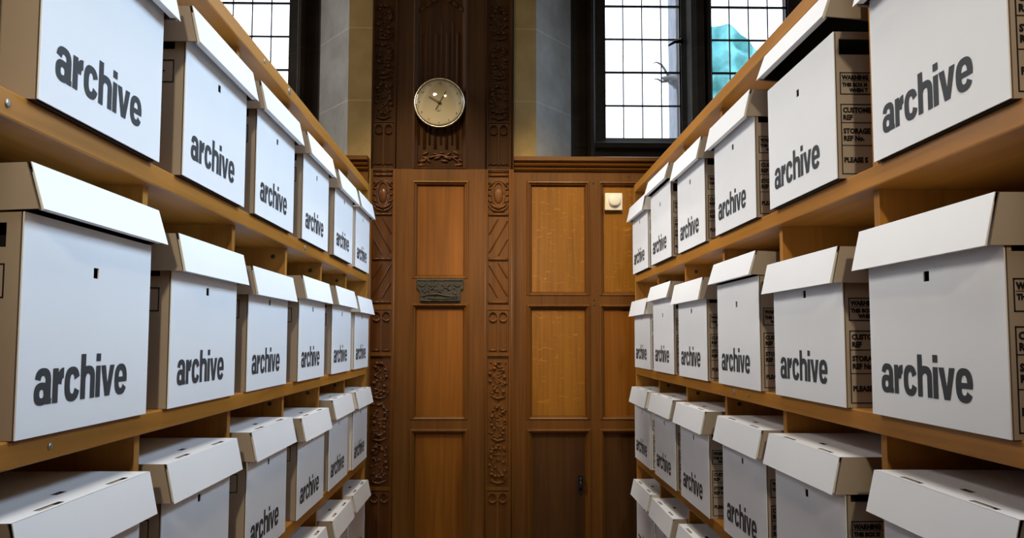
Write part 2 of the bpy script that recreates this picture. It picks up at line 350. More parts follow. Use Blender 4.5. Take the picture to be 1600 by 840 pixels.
# ------------------------------------------------------------------ oak panelling helpers
def carved_strip(mb, x0, x1, y0, s, zt, zb, kind):
    """carving on the sunk ground at y0 (raised towards the room = smaller y)"""
    xm = (x0 + x1) / 2; W = x1 - x0; H = zt - zb
    def bar(z, r=.0055): mb.tube([(x0, y0 - .003, z), (x1, y0 - .003, z)], r, 8)
    if kind == 'bars2': bar(zt - .004, .005); bar(zt - .022, .0075)
    if kind == 'bars': bar((zt + zb) / 2, .007)
    if kind == 'cartouche':
        for k in range(2):
            a = [(xm + W * (.30 + .07 * k) * math.cos(q) * (1 if math.sin(q) > 0 else .9), y0 - .004, zb + H * .50 + H * (.36 + .05 * k) * math.sin(q)) for q in [2 * PI * i / 24 for i in range(25)]]
            mb.tube(a, .0045 - .001 * k, 6)
        mb.ball((xm, y0, zb + H * .48), W * .24, 14, (1, .35, 1.75))
        for sx in (-1, 1):
            for q in range(5):
                z = zb + H * (.14 + .18 * q); mb.ball((xm + sx * W * .42, y0 - .002, z), .016, 8, (.75, .4, .38), rot=sx * (.8 - .4 * q))
            mb.tube([(xm + sx * W * .12, y0 - .004, zb + H * .90), (xm + sx * W * .30, y0 - .007, zb + H * .86), (xm + sx * W * .46, y0 - .004, zb + H * .72)], [.003, .007, .003], 6)
            mb.tube([(xm, y0 - .004, zb + H * .10), (xm + sx * W * .22, y0 - .008, zb + H * .16), (xm + sx * W * .44, y0 - .004, zb + H * .26)], [.004, .008, .003], 6)
            mb.tube([(xm, y0 - .004, zb + H * .02), (xm + sx * W * .24, y0 - .007, zb + H * .06), (xm + sx * W * .46, y0 - .004, zb + H * .13)], [.004, .007, .003], 6)
    if kind in ('diag/', 'diag\\'):
        d = 1 if kind == 'diag/' else -1
        cz = zb + H / 2; sl_ = H * .86 / W
        for off in (-.46, 0, .46):
            xs_ = []
            for k in range(41):
                u = -.46 + .92 * k / 40; z = off * H + d * u * W * sl_
                if abs(z) < H * .46: xs_.append((xm + u * W, cz + z))
            if len(xs_) > 4:
                (xa_, za_), (xb_, zb2) = xs_[0], xs_[-1]
                mb.prism([(xa_ - .006, y0 + .001, za_), (xa_, y0 - .006, za_), (xa_ + .006, y0 + .001, za_)], (xb_ - xa_, 0, zb2 - za_))
    if kind == 'arches':
        yf_ = y0 - .011
        for sx in (-1, 1):
            cx = xm + sx * W * .25; r = W * .205; top = zt - .008 - r * 1.2; n_ = 14
            arc = [(cx + r * math.cos(PI * i / n_), top + r * 1.2 * math.sin(PI * i / n_)) for i in range(n_ + 1)]
            for (a0, c0), (a1, c1) in zip(arc, arc[1:]):
                mb.poly([(a0, yf_, c0), (a1, yf_, c1), (a1, yf_, zt), (a0, yf_, zt), (a0, y0, c0), (a1, y0, c1)], [(0, 1, 2, 3), (0, 4, 5, 1)])
            for e0, e1 in ((cx - W * .25, cx - r), (cx + r, cx + W * .25)): mb.box(e0, e1, yf_, y0, zb, zt)
            mb.tube([(cx + r * .95 * math.cos(q), y0 - .002, top + r * .95 * math.sin(q)) for q in [PI + PI * i / 8 for i in range(9)]], [.002, .003, .005, .007, .008, .007, .005, .003, .002], 6)
            mb.tube([(cx + r * .95 * math.cos(q), y0 - .002, top + r * .95 * math.sin(q)) for q in [PI * i / 8 for i in range(9)]], .003, 6)
            if H < .4: mb.ball((cx, y0 - .001, zb + .006), W * .20, 10, (1, .35, .30))
    if kind == 'foliage':
        n = 3
        for q in range(n):
            zb_, h = zb + H * q / n, H / n
            path = [(xm + s * W * .34 * math.cos(a * 1.45), y0 - .003, zb_ + h * (.06 + .86 * a / PI)) for a in [PI * i / 12 for i in range(13)]]
            mb.tube(path, [.003 + .001 * math.sin(i) for i in range(13)], 6)
            mb.tube([(xm - s * W * .36, y0 - .003, zb_ + h * .10), (xm, y0 - .008, zb_ + h * .03), (xm + s * W * .38, y0 - .004, zb_ + h * .07)], [.003, .007, .003], 6)
            rnd = random.Random(q * 7 + (3 if s > 0 else 11))
            for k in range(13):
                a = 2 * PI * k / 13; px_, pz_ = xm + W * .34 * math.cos(a) + rnd.uniform(-.008, .008), zb_ + h * (.52 + .36 * math.sin(a)) + rnd.uniform(-.008, .008)
                mb.ball((px_, y0 - .006, pz_), rnd.uniform(.0055, .0095), 8)
            for k in range(26):
                mb.ball((xm + rnd.uniform(-.40, .40) * W, y0 - .001, zb_ + rnd.uniform(.06, .96) * h), rnd.uniform(.010, .015), 7, (1, .45, .36), rot=rnd.uniform(0, PI))
LIP = [(-.004, 0), (0, -.005), (.006, -.006), (.010, .001), (.016, .004), (.019, .012), (.024, .0185)]
LIPB = [(-.004, 0), (-.003, -.001), (-.001, -.001), (.000, .002), (.006, .006), (.011, .012), (.016, .0185)]
def lips(y): return [(a, y + b) for a, b in LIP], [(a, y + b) for a, b in LIPB]

# ------------------------------------------------------------------ oak pier in the middle of the far wall
px = lambda p: AX(p, YP); pz = lambda p: AZ(p, YP)
pier = thing('oak_pier', 'tall carved brown oak pier between the two stone windows, carrying the round clock', 'wood panelling', (XC, YP, 0))
ZTOP = RZ - .02
X0, X1 = px(577), px(802.5)
rows = [(283, 434), (475, 654), (671, 890)]
cpan = [(px(644), px(731), pz(b), pz(a)) for a, b in rows]
upan = (px(644), px(728), pz(263), ZTOP - .25)
sl, sr = (px(580.5), px(612.5)), (px(762), px(795))
segs = [(266, 277, 'bars2'), (277, 331, 'cartouche'), (331, 338, 'bars'), (338, 401, 'diag/'), (401, 408, 'bars'), (408, 468, 'diag\\'), (468, 476, 'bars')]
lower = [(266, 476), (484, 550), (556, 760), (766, 900)]
uppr = [(-330, 190), (192, 260)]
holes_lo = cpan + [(a, b, pz(q), pz(p)) for a, b in (sl, sr) for p, q in lower]
holes_up = [upan] + [(a, b, pz(q), min(pz(p), ZTOP - .25)) for a, b in (sl, sr) for p, q in uppr]
ZM = pz(264.5)
f = MB(); holed(f, X0, X1, 0, ZM, holes_lo, YP, YP + .035)
for h in cpan: a, b = lips(YP); mitre(f, h[0], h[1], h[2], h[3], a, b)
# a raised bead down each side of the pilaster strips
for xx in (px(578.4), px(616), px(758.5), px(799.5)): f.tube([(xx, YP, 0.02), (xx, YP, ZM)], .0045, 6)
f.build('frame', 'oak_z', pier)
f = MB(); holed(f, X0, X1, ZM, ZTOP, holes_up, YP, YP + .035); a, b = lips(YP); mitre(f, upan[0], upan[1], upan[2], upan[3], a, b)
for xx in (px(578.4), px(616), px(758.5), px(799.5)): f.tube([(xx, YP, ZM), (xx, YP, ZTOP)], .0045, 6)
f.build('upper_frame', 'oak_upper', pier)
for h in cpan:
    MB().box(h[0] + .002, h[1] - .002, YP + .018, YP + .033, h[2] + .002, h[3] - .002).build('panel', 'oak_panel', pier)
# linenfold panel above
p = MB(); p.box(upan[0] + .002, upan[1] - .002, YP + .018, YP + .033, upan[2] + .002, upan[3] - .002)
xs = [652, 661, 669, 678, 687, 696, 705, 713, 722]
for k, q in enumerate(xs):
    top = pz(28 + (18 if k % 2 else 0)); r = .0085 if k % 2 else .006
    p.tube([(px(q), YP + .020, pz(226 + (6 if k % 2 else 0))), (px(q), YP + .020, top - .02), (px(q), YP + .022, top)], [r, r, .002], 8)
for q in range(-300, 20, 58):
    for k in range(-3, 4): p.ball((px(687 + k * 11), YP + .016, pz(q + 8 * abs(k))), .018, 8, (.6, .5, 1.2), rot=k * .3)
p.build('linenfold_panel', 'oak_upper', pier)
fo = MB()
for (x_, y_, r_, rot) in ((658, 251, .022, .2), (664, 247, .020, -.5), (663, 239, .018, .5), (673, 245, .018, .3), (679, 240, .016, -.3), (682, 246, .02, .4), (697, 246, .024, -.4), (693, 251, .02, -.1), (699, 240, .016, .5), (711, 238, .018, -.6), (709, 245, .02, .2), (716, 257, .024, .1), (655, 258, .024, .15), (688, 238, .012, 0), (719, 250, .014, -.4), (668, 251, .014, -.7)):
    fo.ball((px(x_), YP + .013, pz(y_)), r_, 9, (1, .45, .36), rot=rot)
fo.tube([(px(652), YP + .014, pz(259)), (px(666), YP + .01, pz(246)), (px(687), YP + .008, pz(242)), (px(706), YP + .01, pz(246)), (px(724), YP + .014, pz(259))], .005, 7)
fo.build('carved_foliage', 'oak_carved', pier)
for s, (a, b) in ((-1, sl), (1, sr)):
    c = MB(); yg = YP + .012
    for p_, q_ in lower: c.box(a + .001, b - .001, yg, YP + .033, pz(q_) + .001, pz(p_) - .001)
    for p_, q_, kd in segs:
        if kd.startswith('diag') and s < 0: kd = 'diag\\' if kd == 'diag/' else 'diag/'
        carved_strip(c, a + .004, b - .004, yg, s, pz(p_), pz(q_), kd)
    carved_strip(c, a + .002, b - .002, yg, s, pz(485), pz(549), 'arches')
    carved_strip(c, a + .004, b - .004, yg, s, pz(559), pz(757), 'foliage')
    carved_strip(c, a + .002, b - .002, yg, s, pz(768), pz(898), 'arches')
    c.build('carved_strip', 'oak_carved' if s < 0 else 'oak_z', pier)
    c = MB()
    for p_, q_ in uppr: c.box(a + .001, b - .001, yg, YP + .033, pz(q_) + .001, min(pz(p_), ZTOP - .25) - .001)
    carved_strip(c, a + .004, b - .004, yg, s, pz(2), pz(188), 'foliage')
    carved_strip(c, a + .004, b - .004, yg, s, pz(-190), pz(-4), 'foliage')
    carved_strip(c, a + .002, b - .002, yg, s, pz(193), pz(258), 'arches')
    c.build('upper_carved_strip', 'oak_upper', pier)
MB().box(X0 + .001, X1 - .001, YP + .0355, YS + .05, 0, ZTOP).build('core', 'oak_z', pier)

# ------------------------------------------------------------------ oak dado either side
dx = lambda p: AX(p, YD); dz = lambda p: AZ(p, YD)
def dado(s):
    X = lambda x: mir(x, s)
    lab = 'brown oak dado panelling with a moulded cornice, %s of the carved pier' % ('right' if s > 0 else 'left')
    end = (RX1 if s > 0 else 2 * XC - RX0) - .01
    start = X1 + .001
    root = thing('oak_dado', lab, 'wood panelling', ((X(start) + X(end)) / 2, YD, 0))
    hs = []; pw = dx(921) - dx(824); st = dx(937) - dx(921); x = dx(824)
    rws = [(283, 460), (476, 654), (671, 890)]
    while x + pw < end - .03:
        for a, b in rws: hs.append((min(X(x), X(x + pw)), max(X(x), X(x + pw)), dz(b), dz(a)))
        x += pw + st
    zt = dz(267)
    f = MB(); lo, hi = min(X(start), X(end)), max(X(start), X(end))
    holed(f, lo, hi, 0, zt, hs, YD, YD + .035)
    for h in hs: a, b = lips(YD); mitre(f, h[0], h[1], h[2], h[3], a, b)
    f.build('frame', 'oak_z', root)
    f = MB(); zc = ZL
    pr = [(YD, dz(268.5)), (YD - .006, dz(268)), (YD - .014, dz(266)), (YD - .018, dz(264.5)), (YD - .012, dz(262.5)), (YD - .012, dz(261)), (YD - .024, dz(260)), (YD - .028, dz(258)), (YD - .022, dz(256)), (YD - .018, dz(254.5)), (YD - .032, dz(253)), (YD - .036, dz(252)), (YD - .036, dz(246.5)), (YD - .030, dz(245.6)), (YS + .05, dz(245.6)), (YS + .05, dz(268.5))]
    f.prism([(lo, a, b) for a, b in pr], (hi - lo, 0, 0)); f.build('cornice', 'oak_x', root)
    for i, h in enumerate(hs):
        mt = 'oak_brown' if i % 3 == 2 else ('oak_fleck' if i < 2 or i % 3 == 0 else 'oak_panel')
        MB().box(h[0] + .002, h[1] - .002, YD + .018, YD + .033, h[2] + .002, h[3] - .002).build('panel', mt, root)
    if s > 0:
        hx, hz = dx(906), dz(757)
        k = MB(); k.ball((hx, YD + .006, hz + .024), .010, 10, (.8, .9, 1)); k.tube([(hx, YD + .016, hz + .024), (hx, YD + .002, hz + .024)], .006, 8)
        k.tube([(hx, YD + .004, hz + .022), (hx, YD - .002, hz + .006), (hx, YD - .001, hz - .012), (hx, YD + .004, hz - .022)], [.004, .006, .007, .009], 8)
        k.prism([(hx - .012, YD + .0178, hz + .042), (hx + .012, YD + .0178, hz + .042), (hx + .013, YD + .0178, hz - .034), (hx, YD + .0178, hz - .052), (hx - .013, YD + .0178, hz - .034)], (0, -.003, 0))
        ko = k.build('door_handle', 'iron', root); ko['label'] = 'small dark iron drop handle'
        # pegs in the frame
        for a, b in ((983.5, 274.5), (928, 285.5), (928, 468), (928, 476)): MB().lathe([(.0045, .002), (.0045, -.0015), (.001, -.002)], (dx(a), YD, dz(b)), 'y', 10).build('peg', 'dark_cap', root)
    return root
dado(1); dado(-1)

# ------------------------------------------------------------------ round clock
CK = (AX(686.5, YP - .05, 160), YP, AZ(160, YP - .05, 687)); R = .1215
ck = thing('wall_clock', 'round wall clock with silvery dial and black hands hung high on the carved oak pier', 'clock', CK)
cx, cy, cz = CK
b = MB(); b.lathe([(R * .90, 0), (R * .96, -.010), (R * .97, -.034), (R * .99, -.040)], CK, 'y', 48); b.build('case', 'grey_paint', ck)
b = MB(); b.lathe([(R * .93, -.0385), (R * 1.0, -.0388), (R * 1.01, -.044), (R * .985, -.050), (R * .955, -.050), (R * .945, -.046)], CK, 'y', 48)
b.f = b.f[:-2]; b.mi = b.mi[:-2]; b.sm = b.sm[:-2]; b.build('rim', 'clock_rim', ck)
b = MB(); b.lathe([(R * .95, -.0395), (R * .95, -.0415)], CK, 'y', 48); b.sm = [False] * len(b.sm); b.build('dial', 'clock_dial', ck)
yd = cy - .0420; TILT = math.radians(2)
def on_dial(r, clock_deg, y=None):
    a = math.radians(90 - clock_deg) - TILT * .8
    return (cx + r * math.cos(a), yd if y is None else y, cz + r * math.sin(a))
def hand(name, deg, l0, l1, w0, w1, y, mt):
    a = math.radians(90 - deg) - 0; d = Vector((math.cos(a), 0, math.sin(a))); n_ = Vector((-math.sin(a), 0, math.cos(a))); c = Vector((cx, y, cz))
    q = MB(); q.prism([c - d * l0 - n_ * w0, c + d * l1 - n_ * w1, c + d * l1 + n_ * w1, c - d * l0 + n_ * w0], (0, -.0012, 0))
    return q.build(name, mt, ck)
hand('hour_hand', 301, .012, .058, .0052, .0040, yd - .002, 'black')
hand('minute_hand', 28.5, .036, .066, .0024, .0016, yd - .0045, 'black')
b = MB(); b.lathe([(.007, 0), (.007, -.007), (.004, -.008)], (cx, yd, cz), 'y', 16); b.build('hub', 'black', ck)
def text_mesh(body, size, mt, align='LEFT', off=0, sx=1.0):
    cu = bpy.data.curves.new('lettering', 'FONT'); cu.body = body; cu.size = size; cu.align_x = align; cu.offset = off; cu.resolution_u = 2
    if align == 'CENTER': cu.align_y = 'CENTER'
    o = bpy.data.objects.new('tmp_text', cu); COL.objects.link(o); bpy.context.view_layer.update()
    me = bpy.data.meshes.new_from_object(o); V = [tuple(v.co) for v in me.vertices]; Fc = [tuple(p.vertices) for p in me.polygons]
    bpy.data.objects.remove(o); bpy.data.meshes.remove(me); bpy.data.curves.remove(cu)
    return [(v[0] * sx, v[1]) for v in V], Fc
nm = MB()
for h in range(1, 13):
    V, Fc = text_mesh(str(h), .015, 'black', 'CENTER', .0004)
    c = on_dial(R * .80, h * 30)
    nm.poly([(c[0] + v[0], yd - .0003, c[2] + v[1]) for v in V], Fc)
nm.build('numerals', 'black', ck, fix=False)
mk = MB()
for k in range(60):
    a0 = on_dial(R * .905, k * 6); a1 = on_dial(R * .925, k * 6); mk.tube([(a0[0], yd, a0[2]), (a1[0], yd, a1[2])], .0004, 4)
mk.build('minute_track', 'grey_paint', ck)
lg = MB(); lx, lz = cx - .004, cz - .030
for a in (-.22, 0, .22): lg.prism([(lx + a * .030, yd - .0004, lz + .018), (lx + a * .030 + .0012, yd - .0004, lz + .018), (lx + a * .05 + .0012, yd - .0004, lz - .004), (lx + a * .05, yd - .0004, lz - .004)], (0, -.0003, 0))
lg.prism([(lx - .014, yd - .0004, lz - .007), (lx + .014, yd - .0004, lz - .007), (lx + .006, yd - .0004, lz - .0105), (lx, yd - .0004, lz - .0125), (lx - .006, yd - .0004, lz - .0105)], (0, -.0003, 0))
lg.build('emblem', 'black', ck)
gl = MB(); gl.lathe([(R * .955 * math.cos(a) if a < PI / 2 - .01 else .0008, -.047 - .020 * math.sin(a)) for a in [PI / 2 * i / 12 for i in range(13)]], CK, 'y', 48)
gl.f = [f_ for f_ in gl.f if len(f_) == 4]; gl.mi = [0] * len(gl.f); gl.sm = [True] * len(gl.f); gl.build('glass', 'clock_glass', ck)

# ------------------------------------------------------------------ bronze plaque
PQ = (px(687), YP, pz(455))
pq = thing('bronze_plaque', 'small dark bronze relief plaque on the oak rail below the clock', 'plaque', PQ)
q = MB(); out = [(651, 436), (724.5, 436), (724.5, 452), (720, 453), (720, 471.5), (656.5, 471.5), (656.5, 455), (651, 451)]
q.prism([(px(a), YP - .0005, pz(b_)) for a, b_ in out], (0, -.012, 0)); q.build('backplate', 'bronze', pq, bevel=.002)
q = MB(); yq = YP - .012
def W2(a, b_, d=0): return (px(a), yq - d, pz(b_))
for a0, a1 in ((655, 665), (669, 684), (690, 705), (709, 721)):
    q.tube([W2(a0 + (a1 - a0) * i / 6, 443.5 + 4.2 * math.sin(PI * i / 6), .001) for i in range(7)], [.002, .0045, .005, .005, .005, .0045, .002], 6)
q.tube([W2(653, 438.5), W2(723, 438.5)], .004, 6); q.tube([W2(658, 470), W2(718, 470)], .004, 6)
q.tube([W2(659, 464), W2(668, 461), W2(682, 459.5), W2(694, 461.5), W2(706, 463.5), W2(717, 463)], [.003, .006, .008, .007, .006, .003], 7)
q.tube([W2(662, 469 - 3), W2(676, 466.5), W2(690, 467), W2(704, 466), W2(716, 467)], [.002, .005, .004, .005, .002], 6)
q.tube([W2(694, 449), W2(699, 450), W2(702, 455)], [.006, .006, .002], 6)
rq = random.Random(4)
for k in range(26): q.ball(W2(660 + rq.random() * 57, 449 + rq.random() * 18), .004 + rq.random() * .004, 7, (1.3, .6, .7), rot=rq.random() * 3)
for a in (674, 680, 686, 692): q.ball(W2(a, 452.5), .0055, 8, (1, .7, 1))
q.build('relief', 'bronze', pq)

# ------------------------------------------------------------------ white dimmer plate on the panel
YW = YD + .018
SW = (AX(959.5, YW - .02), YW, AZ(315, YW - .02, 960))
sw = thing('wall_switch', 'square white plastic dimmer with round knob on the oak panel right of the pier', 'switch', SW)
sx, sy, sz = SW
MB().box(sx - .0425, sx + .0425, sy - .026, sy, sz - .0425, sz + .0425).build('plate', 'plastic', sw, bevel=.003)
b = MB(); b.lathe([(.030, -.0255), (.0295, -.036), (.027, -.043), (.020, -.045)], (sx + .004, sy, sz + .004), 'y', 32); b.build('knob', 'plastic', sw)

# ------------------------------------------------------------------ shelving racks
T = .028
ZS = [CZ + .5734 - T, CZ + .2101, CZ - .1261, CZ - .4487, CZ - .777, CZ - 1.10]     # undersides, top board first
PITCHY = .4205; YU0 = 1.2355; YEND = 3.295; YNEAR = YU0 - 4 * PITCHY
FR, FL = .519, -.4655; DEPTH = .47
def rack(s):
    fx = FR if s > 0 else FL
    root = thing('shelving_rack', 'long light oak shelving rack of boxed files along the %s side of the aisle' % ('right' if s > 0 else 'left'), 'shelving', (fx + s * DEPTH / 2, (YNEAR + YEND) / 2, 0))
    a, b = sorted((fx, fx + s * DEPTH))
    for i, z in enumerate(ZS):
        bo = MB().box(a, b, YNEAR, YEND - .018, z, z + T); o = bo.build('top_board' if i == 0 else 'shelf', 'beech_y', root, bevel=.002)
        rs = random.Random(i * 5 + s)
        sp = {(0, -1): [(1.78, .010), (2.0, .016)], (1, -1): [(.80 + .05, .008), (2.2, .012)], (2, -1): [(.96, .007)], (2, 1): [(1.94, .012), (1.83, .008)]}.get((i, s), [])
        for y, r in sp:
            sc = MB(); sc.lathe([(r * .55, 0), (r * .55, -s * .0012), (r * .3, -s * .0016)], (fx, y, z + T * .5), 'x', 14); sc.build('screw', 'steel', o)
    rec = .017 * s
    a2, b2 = sorted((fx + rec, fx + s * (DEPTH - .012)))
    for k in range(-3, 5):
        y = YU0 + k * PITCHY
        for i in range(5):
            dv = MB().box(a2, b2, y - .009, y + .009, ZS[i + 1] + T, ZS[i]); o = dv.build('divider', 'beech_z', root)
            if k < 2: continue
            fc = MB(); fc.lathe([(.0048, 0), (.0048, -.0010), (.003, -.0012)], (fx + s * .045, y - .009, ZS[i] - .020), 'y', 12); fc.build('fitting', 'dark_cap', o)
    MB().box(a, b, YEND - .018, YEND, 0, ZS[0] + T).build('end_panel', 'beech_z', root, bevel=.0015)
    MB().box(a, b, YNEAR - .018, YNEAR, 0, ZS[0] + T).build('end_panel', 'beech_z', root, bevel=.0015)
    c, d = sorted((fx + s * (DEPTH - .012), fx + s * DEPTH)); c += .0 ; 
    MB().box(c + .0005, d - .0005, YNEAR, YEND - .018, 0, ZS[0] - .001).build('back_panel', 'beech_z', root)
    MB().box(a2 + .01, b2 - .01, YNEAR, YEND - .018, 0, ZS[5]).build('plinth', 'beech_y', root)
rack(1); rack(-1)

# ------------------------------------------------------------------ lettering shapes: 'archive' in a heavy narrow grotesque
def glyphs():
    polys = []
    def rect(x, a, b, c, d): polys.append([(x + a, c), (x + b, c), (x + b, d), (x + a, d)])
    def ring(x, cx_, cy_, w_, h_, s_, t_, a0, a1, n_=22, e=2.5):
        pts = []
        for i in range(n_ + 1):
            a = math.radians(a0 + (a1 - a0) * i / n_); c_, d_ = math.cos(a), math.sin(a)
            k_ = lambda v: math.copysign(abs(v) ** (2 / e), v)
            pts.append(((x + cx_ + w_ / 2 * k_(c_), cy_ + h_ / 2 * k_(d_)), (x + cx_ + (w_ / 2 - s_) * k_(c_), cy_ + (h_ / 2 - t_) * k_(d_))))
        for p_, q_ in zip(pts, pts[1:]): polys.append([p_[0], q_[0], q_[1], p_[1]])
    x = 0; G = .072
    # a
    rect(x, .62, .93, .12, .66); rect(x, .65, .97, 0, .16); ring(x, .485, .62, .89, .78, .30, .215, 0, 170); ring(x, .42, .30, .82, .63, .29, .20, 0, 360, 30); x += .96 + G
    # r
    rect(x, 0, .31, 0, .98); ring(x, .64, .50, .84, .98, .29, .30, 90, 178, 12); x += .63 + G
    # c
    ring(x, .47, .49, .94, 1.02, .315, .225, 20, 340, 34); x += .93 + G
    # h
    rect(x, 0, .31, 0, 1.36); ring(x, .49, .62, .92, .76, .305, .24, 0, 170, 20); rect(x, .645, .95, 0, .63); x += .95 + G
    # i
    rect(x, 0, .31, 0, .98); rect(x, 0, .31, 1.12, 1.36); x += .31 + G * .7
    # v
    polys.append([(x, .98), (x + .33, .98), (x + .49, .37), (x + .32, 0)]); polys.append([(x + .65, .98), (x + .98, .98), (x + .66, 0), (x + .49, .37)]); polys.append([(x + .32, 0), (x + .49, .37), (x + .66, 0)]); x += .98 + G * .6
    # e
    ring(x, .48, .49, .96, 1.02, .305, .215, 0, 330, 36); rect(x, .20, .95, .40, .57); x += .96
    return polys, x
GP, GW = glyphs()

# ------------------------------------------------------------------ archive boxes
BW, BD = .322, .395
FX = -BD / 2            # front plane, local; the front faces -x
def side_prints(mb, Hb, ytag):
    """black print on the box side; ytag +1 / -1"""
    y = ytag * (BW / 2 + .0003)
    def rct(d0, d1, z0, z1, mi=0): mb.poly([(FX + d0, y, z0), (FX + d1, y, z0), (FX + d1, y, z1), (FX + d0, y, z1)], [(0, 1, 2, 3)], mi)
    def outline(d0, d1, z0, z1, t=.0016): rct(d0, d1, z0, z0 + t); rct(d0, d1, z1 - t, z1); rct(d0, d0 + t, z0, z1); rct(d1 - t, d1, z0, z1)
    def txt(body, d, z, size, bold=.0004):
        V, Fc = text_mesh(body, size, None, 'LEFT', bold + .0002)
        mb.poly([(FX + d + v[0] * .88, y + ytag * .0001, z + v[1]) for v in V], Fc)
    if ytag < 0:
        outline(.008, .118, .006, .112); rct(.008, .118, .0487, .050); rct(.008, .118, .083, .0843)
        outline(.008, .118, .126, .160)
        txt('WARNING', .0115, .1490, .0092, .0005); rct(.0105, .062, .1465, .1473)
        txt('THIS BOX M', .0115, .1385, .0078); txt('WHEN T', .0225, .1302, .0078)
        txt('CUSTOMER', .0115, .0990, .0104, .0004); txt('REF', .0115, .0880, .0104, .0004)
        txt('STORAGE', .0115, .0675, .0104, .0004); txt('REF No.', .0115, .0565, .0104, .0004)
        txt('PLEASE S', .0115, .0240, .0104, .0004)
    else:
        outline(.017, .120, .137, .171)
        for i in range(7): rct(.030 + i * .006, .0345 + i * .006, .1535 + .0006 * (i % 3), .1552 + .0006 * (i % 2))
def slab_x(mb, x0, x1, y0, y1, z0, z1, hole=None, mi=0):     # slab across y,z with an optional hole (y,y,z,z)
    if not hole: mb.box(x0, x1, y0, y1, z0, z1, mi); return
    a, b, c, d = hole
    mb.box(x0, x1, y0, a, z0, z1, mi); mb.box(x0, x1, b, y1, z0, z1, mi); mb.box(x0, x1, a, b, z0, c, mi); mb.box(x0, x1, a, b, d, z1, mi)
def slab_y(mb, y0, y1, x0, x1, z0, z1, hole=None, mi=0):
    if not hole: mb.box(x0, x1, y0, y1, z0, z1, mi); return
    a, b, c, d = hole
    mb.box(x0, a, y0, y1, z0, z1, mi); mb.box(b, x1, y0, y1, z0, z1, mi); mb.box(a, b, y0, y1, z0, c, mi); mb.box(a, b, y0, y1, d, z1, mi)
def make_box(ajar, side):
    Hb = .222
    root = thing('archive_box', 'x', 'box', (0, 0, 0))
    h = BW / 2
    b = MB()   # slots: 0 white, 1 side colour, 2 shade-darkened inside
    fh = (-.0065, .0065, .167, .179)
    slab_x(b, FX, FX + .0015, -h, h, 0, Hb, fh, 0)
    slab_x(b, FX + .0041, FX + .006, -h + .0042, h - .0042, .003, Hb - .002, (-.03, .03, .15, .2), 2)
    for sg in (-1, 1):
        d0 = .008 if sg < 0 else .017
        hole = (FX + d0, FX + d0 + .095, .187, .211)
        y0, y1 = sorted((sg * h, sg * (h - .0035)))
        slab_y(b, y0, y1, FX + .0032, -FX, 0, Hb, hole, 1)
        y0, y1 = sorted((sg * (h - .0037), sg * (h - .006)))
        slab_y(b, y0, y1, FX + .006, -FX - .004, .003, Hb - .002, hole, 2)
    b.box(-FX - .004, -FX, -h, h, 0, Hb, 1)
    b.box(FX + .006, -FX - .004, -h + .006, h - .006, 0, .003, 2)
    b.build('body', ['white', side, 'kraft_shaded'], root, origin=(0, 0, 0), fix=False)
    t = MB(); sc = .0368; x_off = .031; zb = .031
    for gi, pl in enumerate(GP): t.poly([(FX - .0004 - gi * 8e-7, h - x_off - p_[0] * sc, zb + p_[1] * sc) for p_ in pl], [tuple(range(len(pl)))])
    t.build('lettering', 'ink', root, origin=(0, 0, 0), fix=False)
    for sg in (-1, 1): t = MB(); side_prints(t, Hb, sg); t.build('side_print', 'ink_dark', root, origin=(0, 0, 0), fix=False)
    MB().box(FX + .012, -FX - .008, -h + .012, h - .012, .0035, .2).build('dark_filler', 'ink_dark', root, origin=(0, 0, 0))  # unseen black block added so the box holes look dark
    # lid, local origin at the back top hinge line so that it can be tipped up at the front
    Ht = Hb + .004 if not ajar else Hb + .003
    zt = Ht + .003; zb_ = zt - .057
    if ajar: zt = Hb + .030; zb_ = zt - .047
    if not ajar: zt = Hb + .030; zb_ = zt - .054
    xf, xo, hw = FX - .009, FX - .021, h + .006
    L = MB()
    slots = [(xf + .006, xf + .013, -.115, -.062), (xf + .006, xf + .013, .052, .105), (xf + .034, xf + .042, -.012, .012)]
    xs = sorted({xf, -FX + .006, *[q for s_ in slots for q in s_[:2]]}); ys = sorted({-hw, hw, *[q for s_ in slots for q in s_[2:]]})
    for a, b_ in zip(xs, xs[1:]):
        for c, d in zip(ys, ys[1:]):
            mx, my = (a + b_) / 2, (c + d) / 2
            if any(s_[0] < mx < s_[1] and s_[2] < my < s_[3] for s_ in slots): continue
            L.quad((a, c, zt), (b_, c, zt), (b_, d, zt), (a, d, zt), 0)
    for (a, b_, c, d) in slots:
        P = [(a, c, zt), (b_, c, zt), (b_, d, zt), (a, d, zt), (a, c, zt - .004), (b_, c, zt - .004), (b_, d, zt - .004), (a, d, zt - .004)]
        L.poly(P, [(0, 4, 5, 1), (1, 5, 6, 2), (2, 6, 7, 3), (3, 7, 4, 0)], 2)
    # underside sheet
    L.quad((xf + .002, -hw + .001, zt - .0045), (-FX + .005, -hw + .001, zt - .0045), (-FX + .005, hw - .001, zt - .0045), (xf + .002, hw - .001, zt - .0045), 2)
    # front flap: leaning plate with a folded inner thickness
    e = .0006
    L.prism([(xf, -hw, zt), (xo, -hw + e, zb_), (xo + .0011, -hw + e, zb_), (xf + .0011, -hw, zt)], (0, 2 * hw, 0), 0)
    L.prism([(xf + .0011, -hw + .011, zt - .001), (xo + .0011, -hw + .011, zb_ + .0008), (xo + .0105, -hw + .011, zb_ + .0008), (xf + .008, -hw + .011, zt - .001)], (0, 2 * hw - .022, 0), 0)
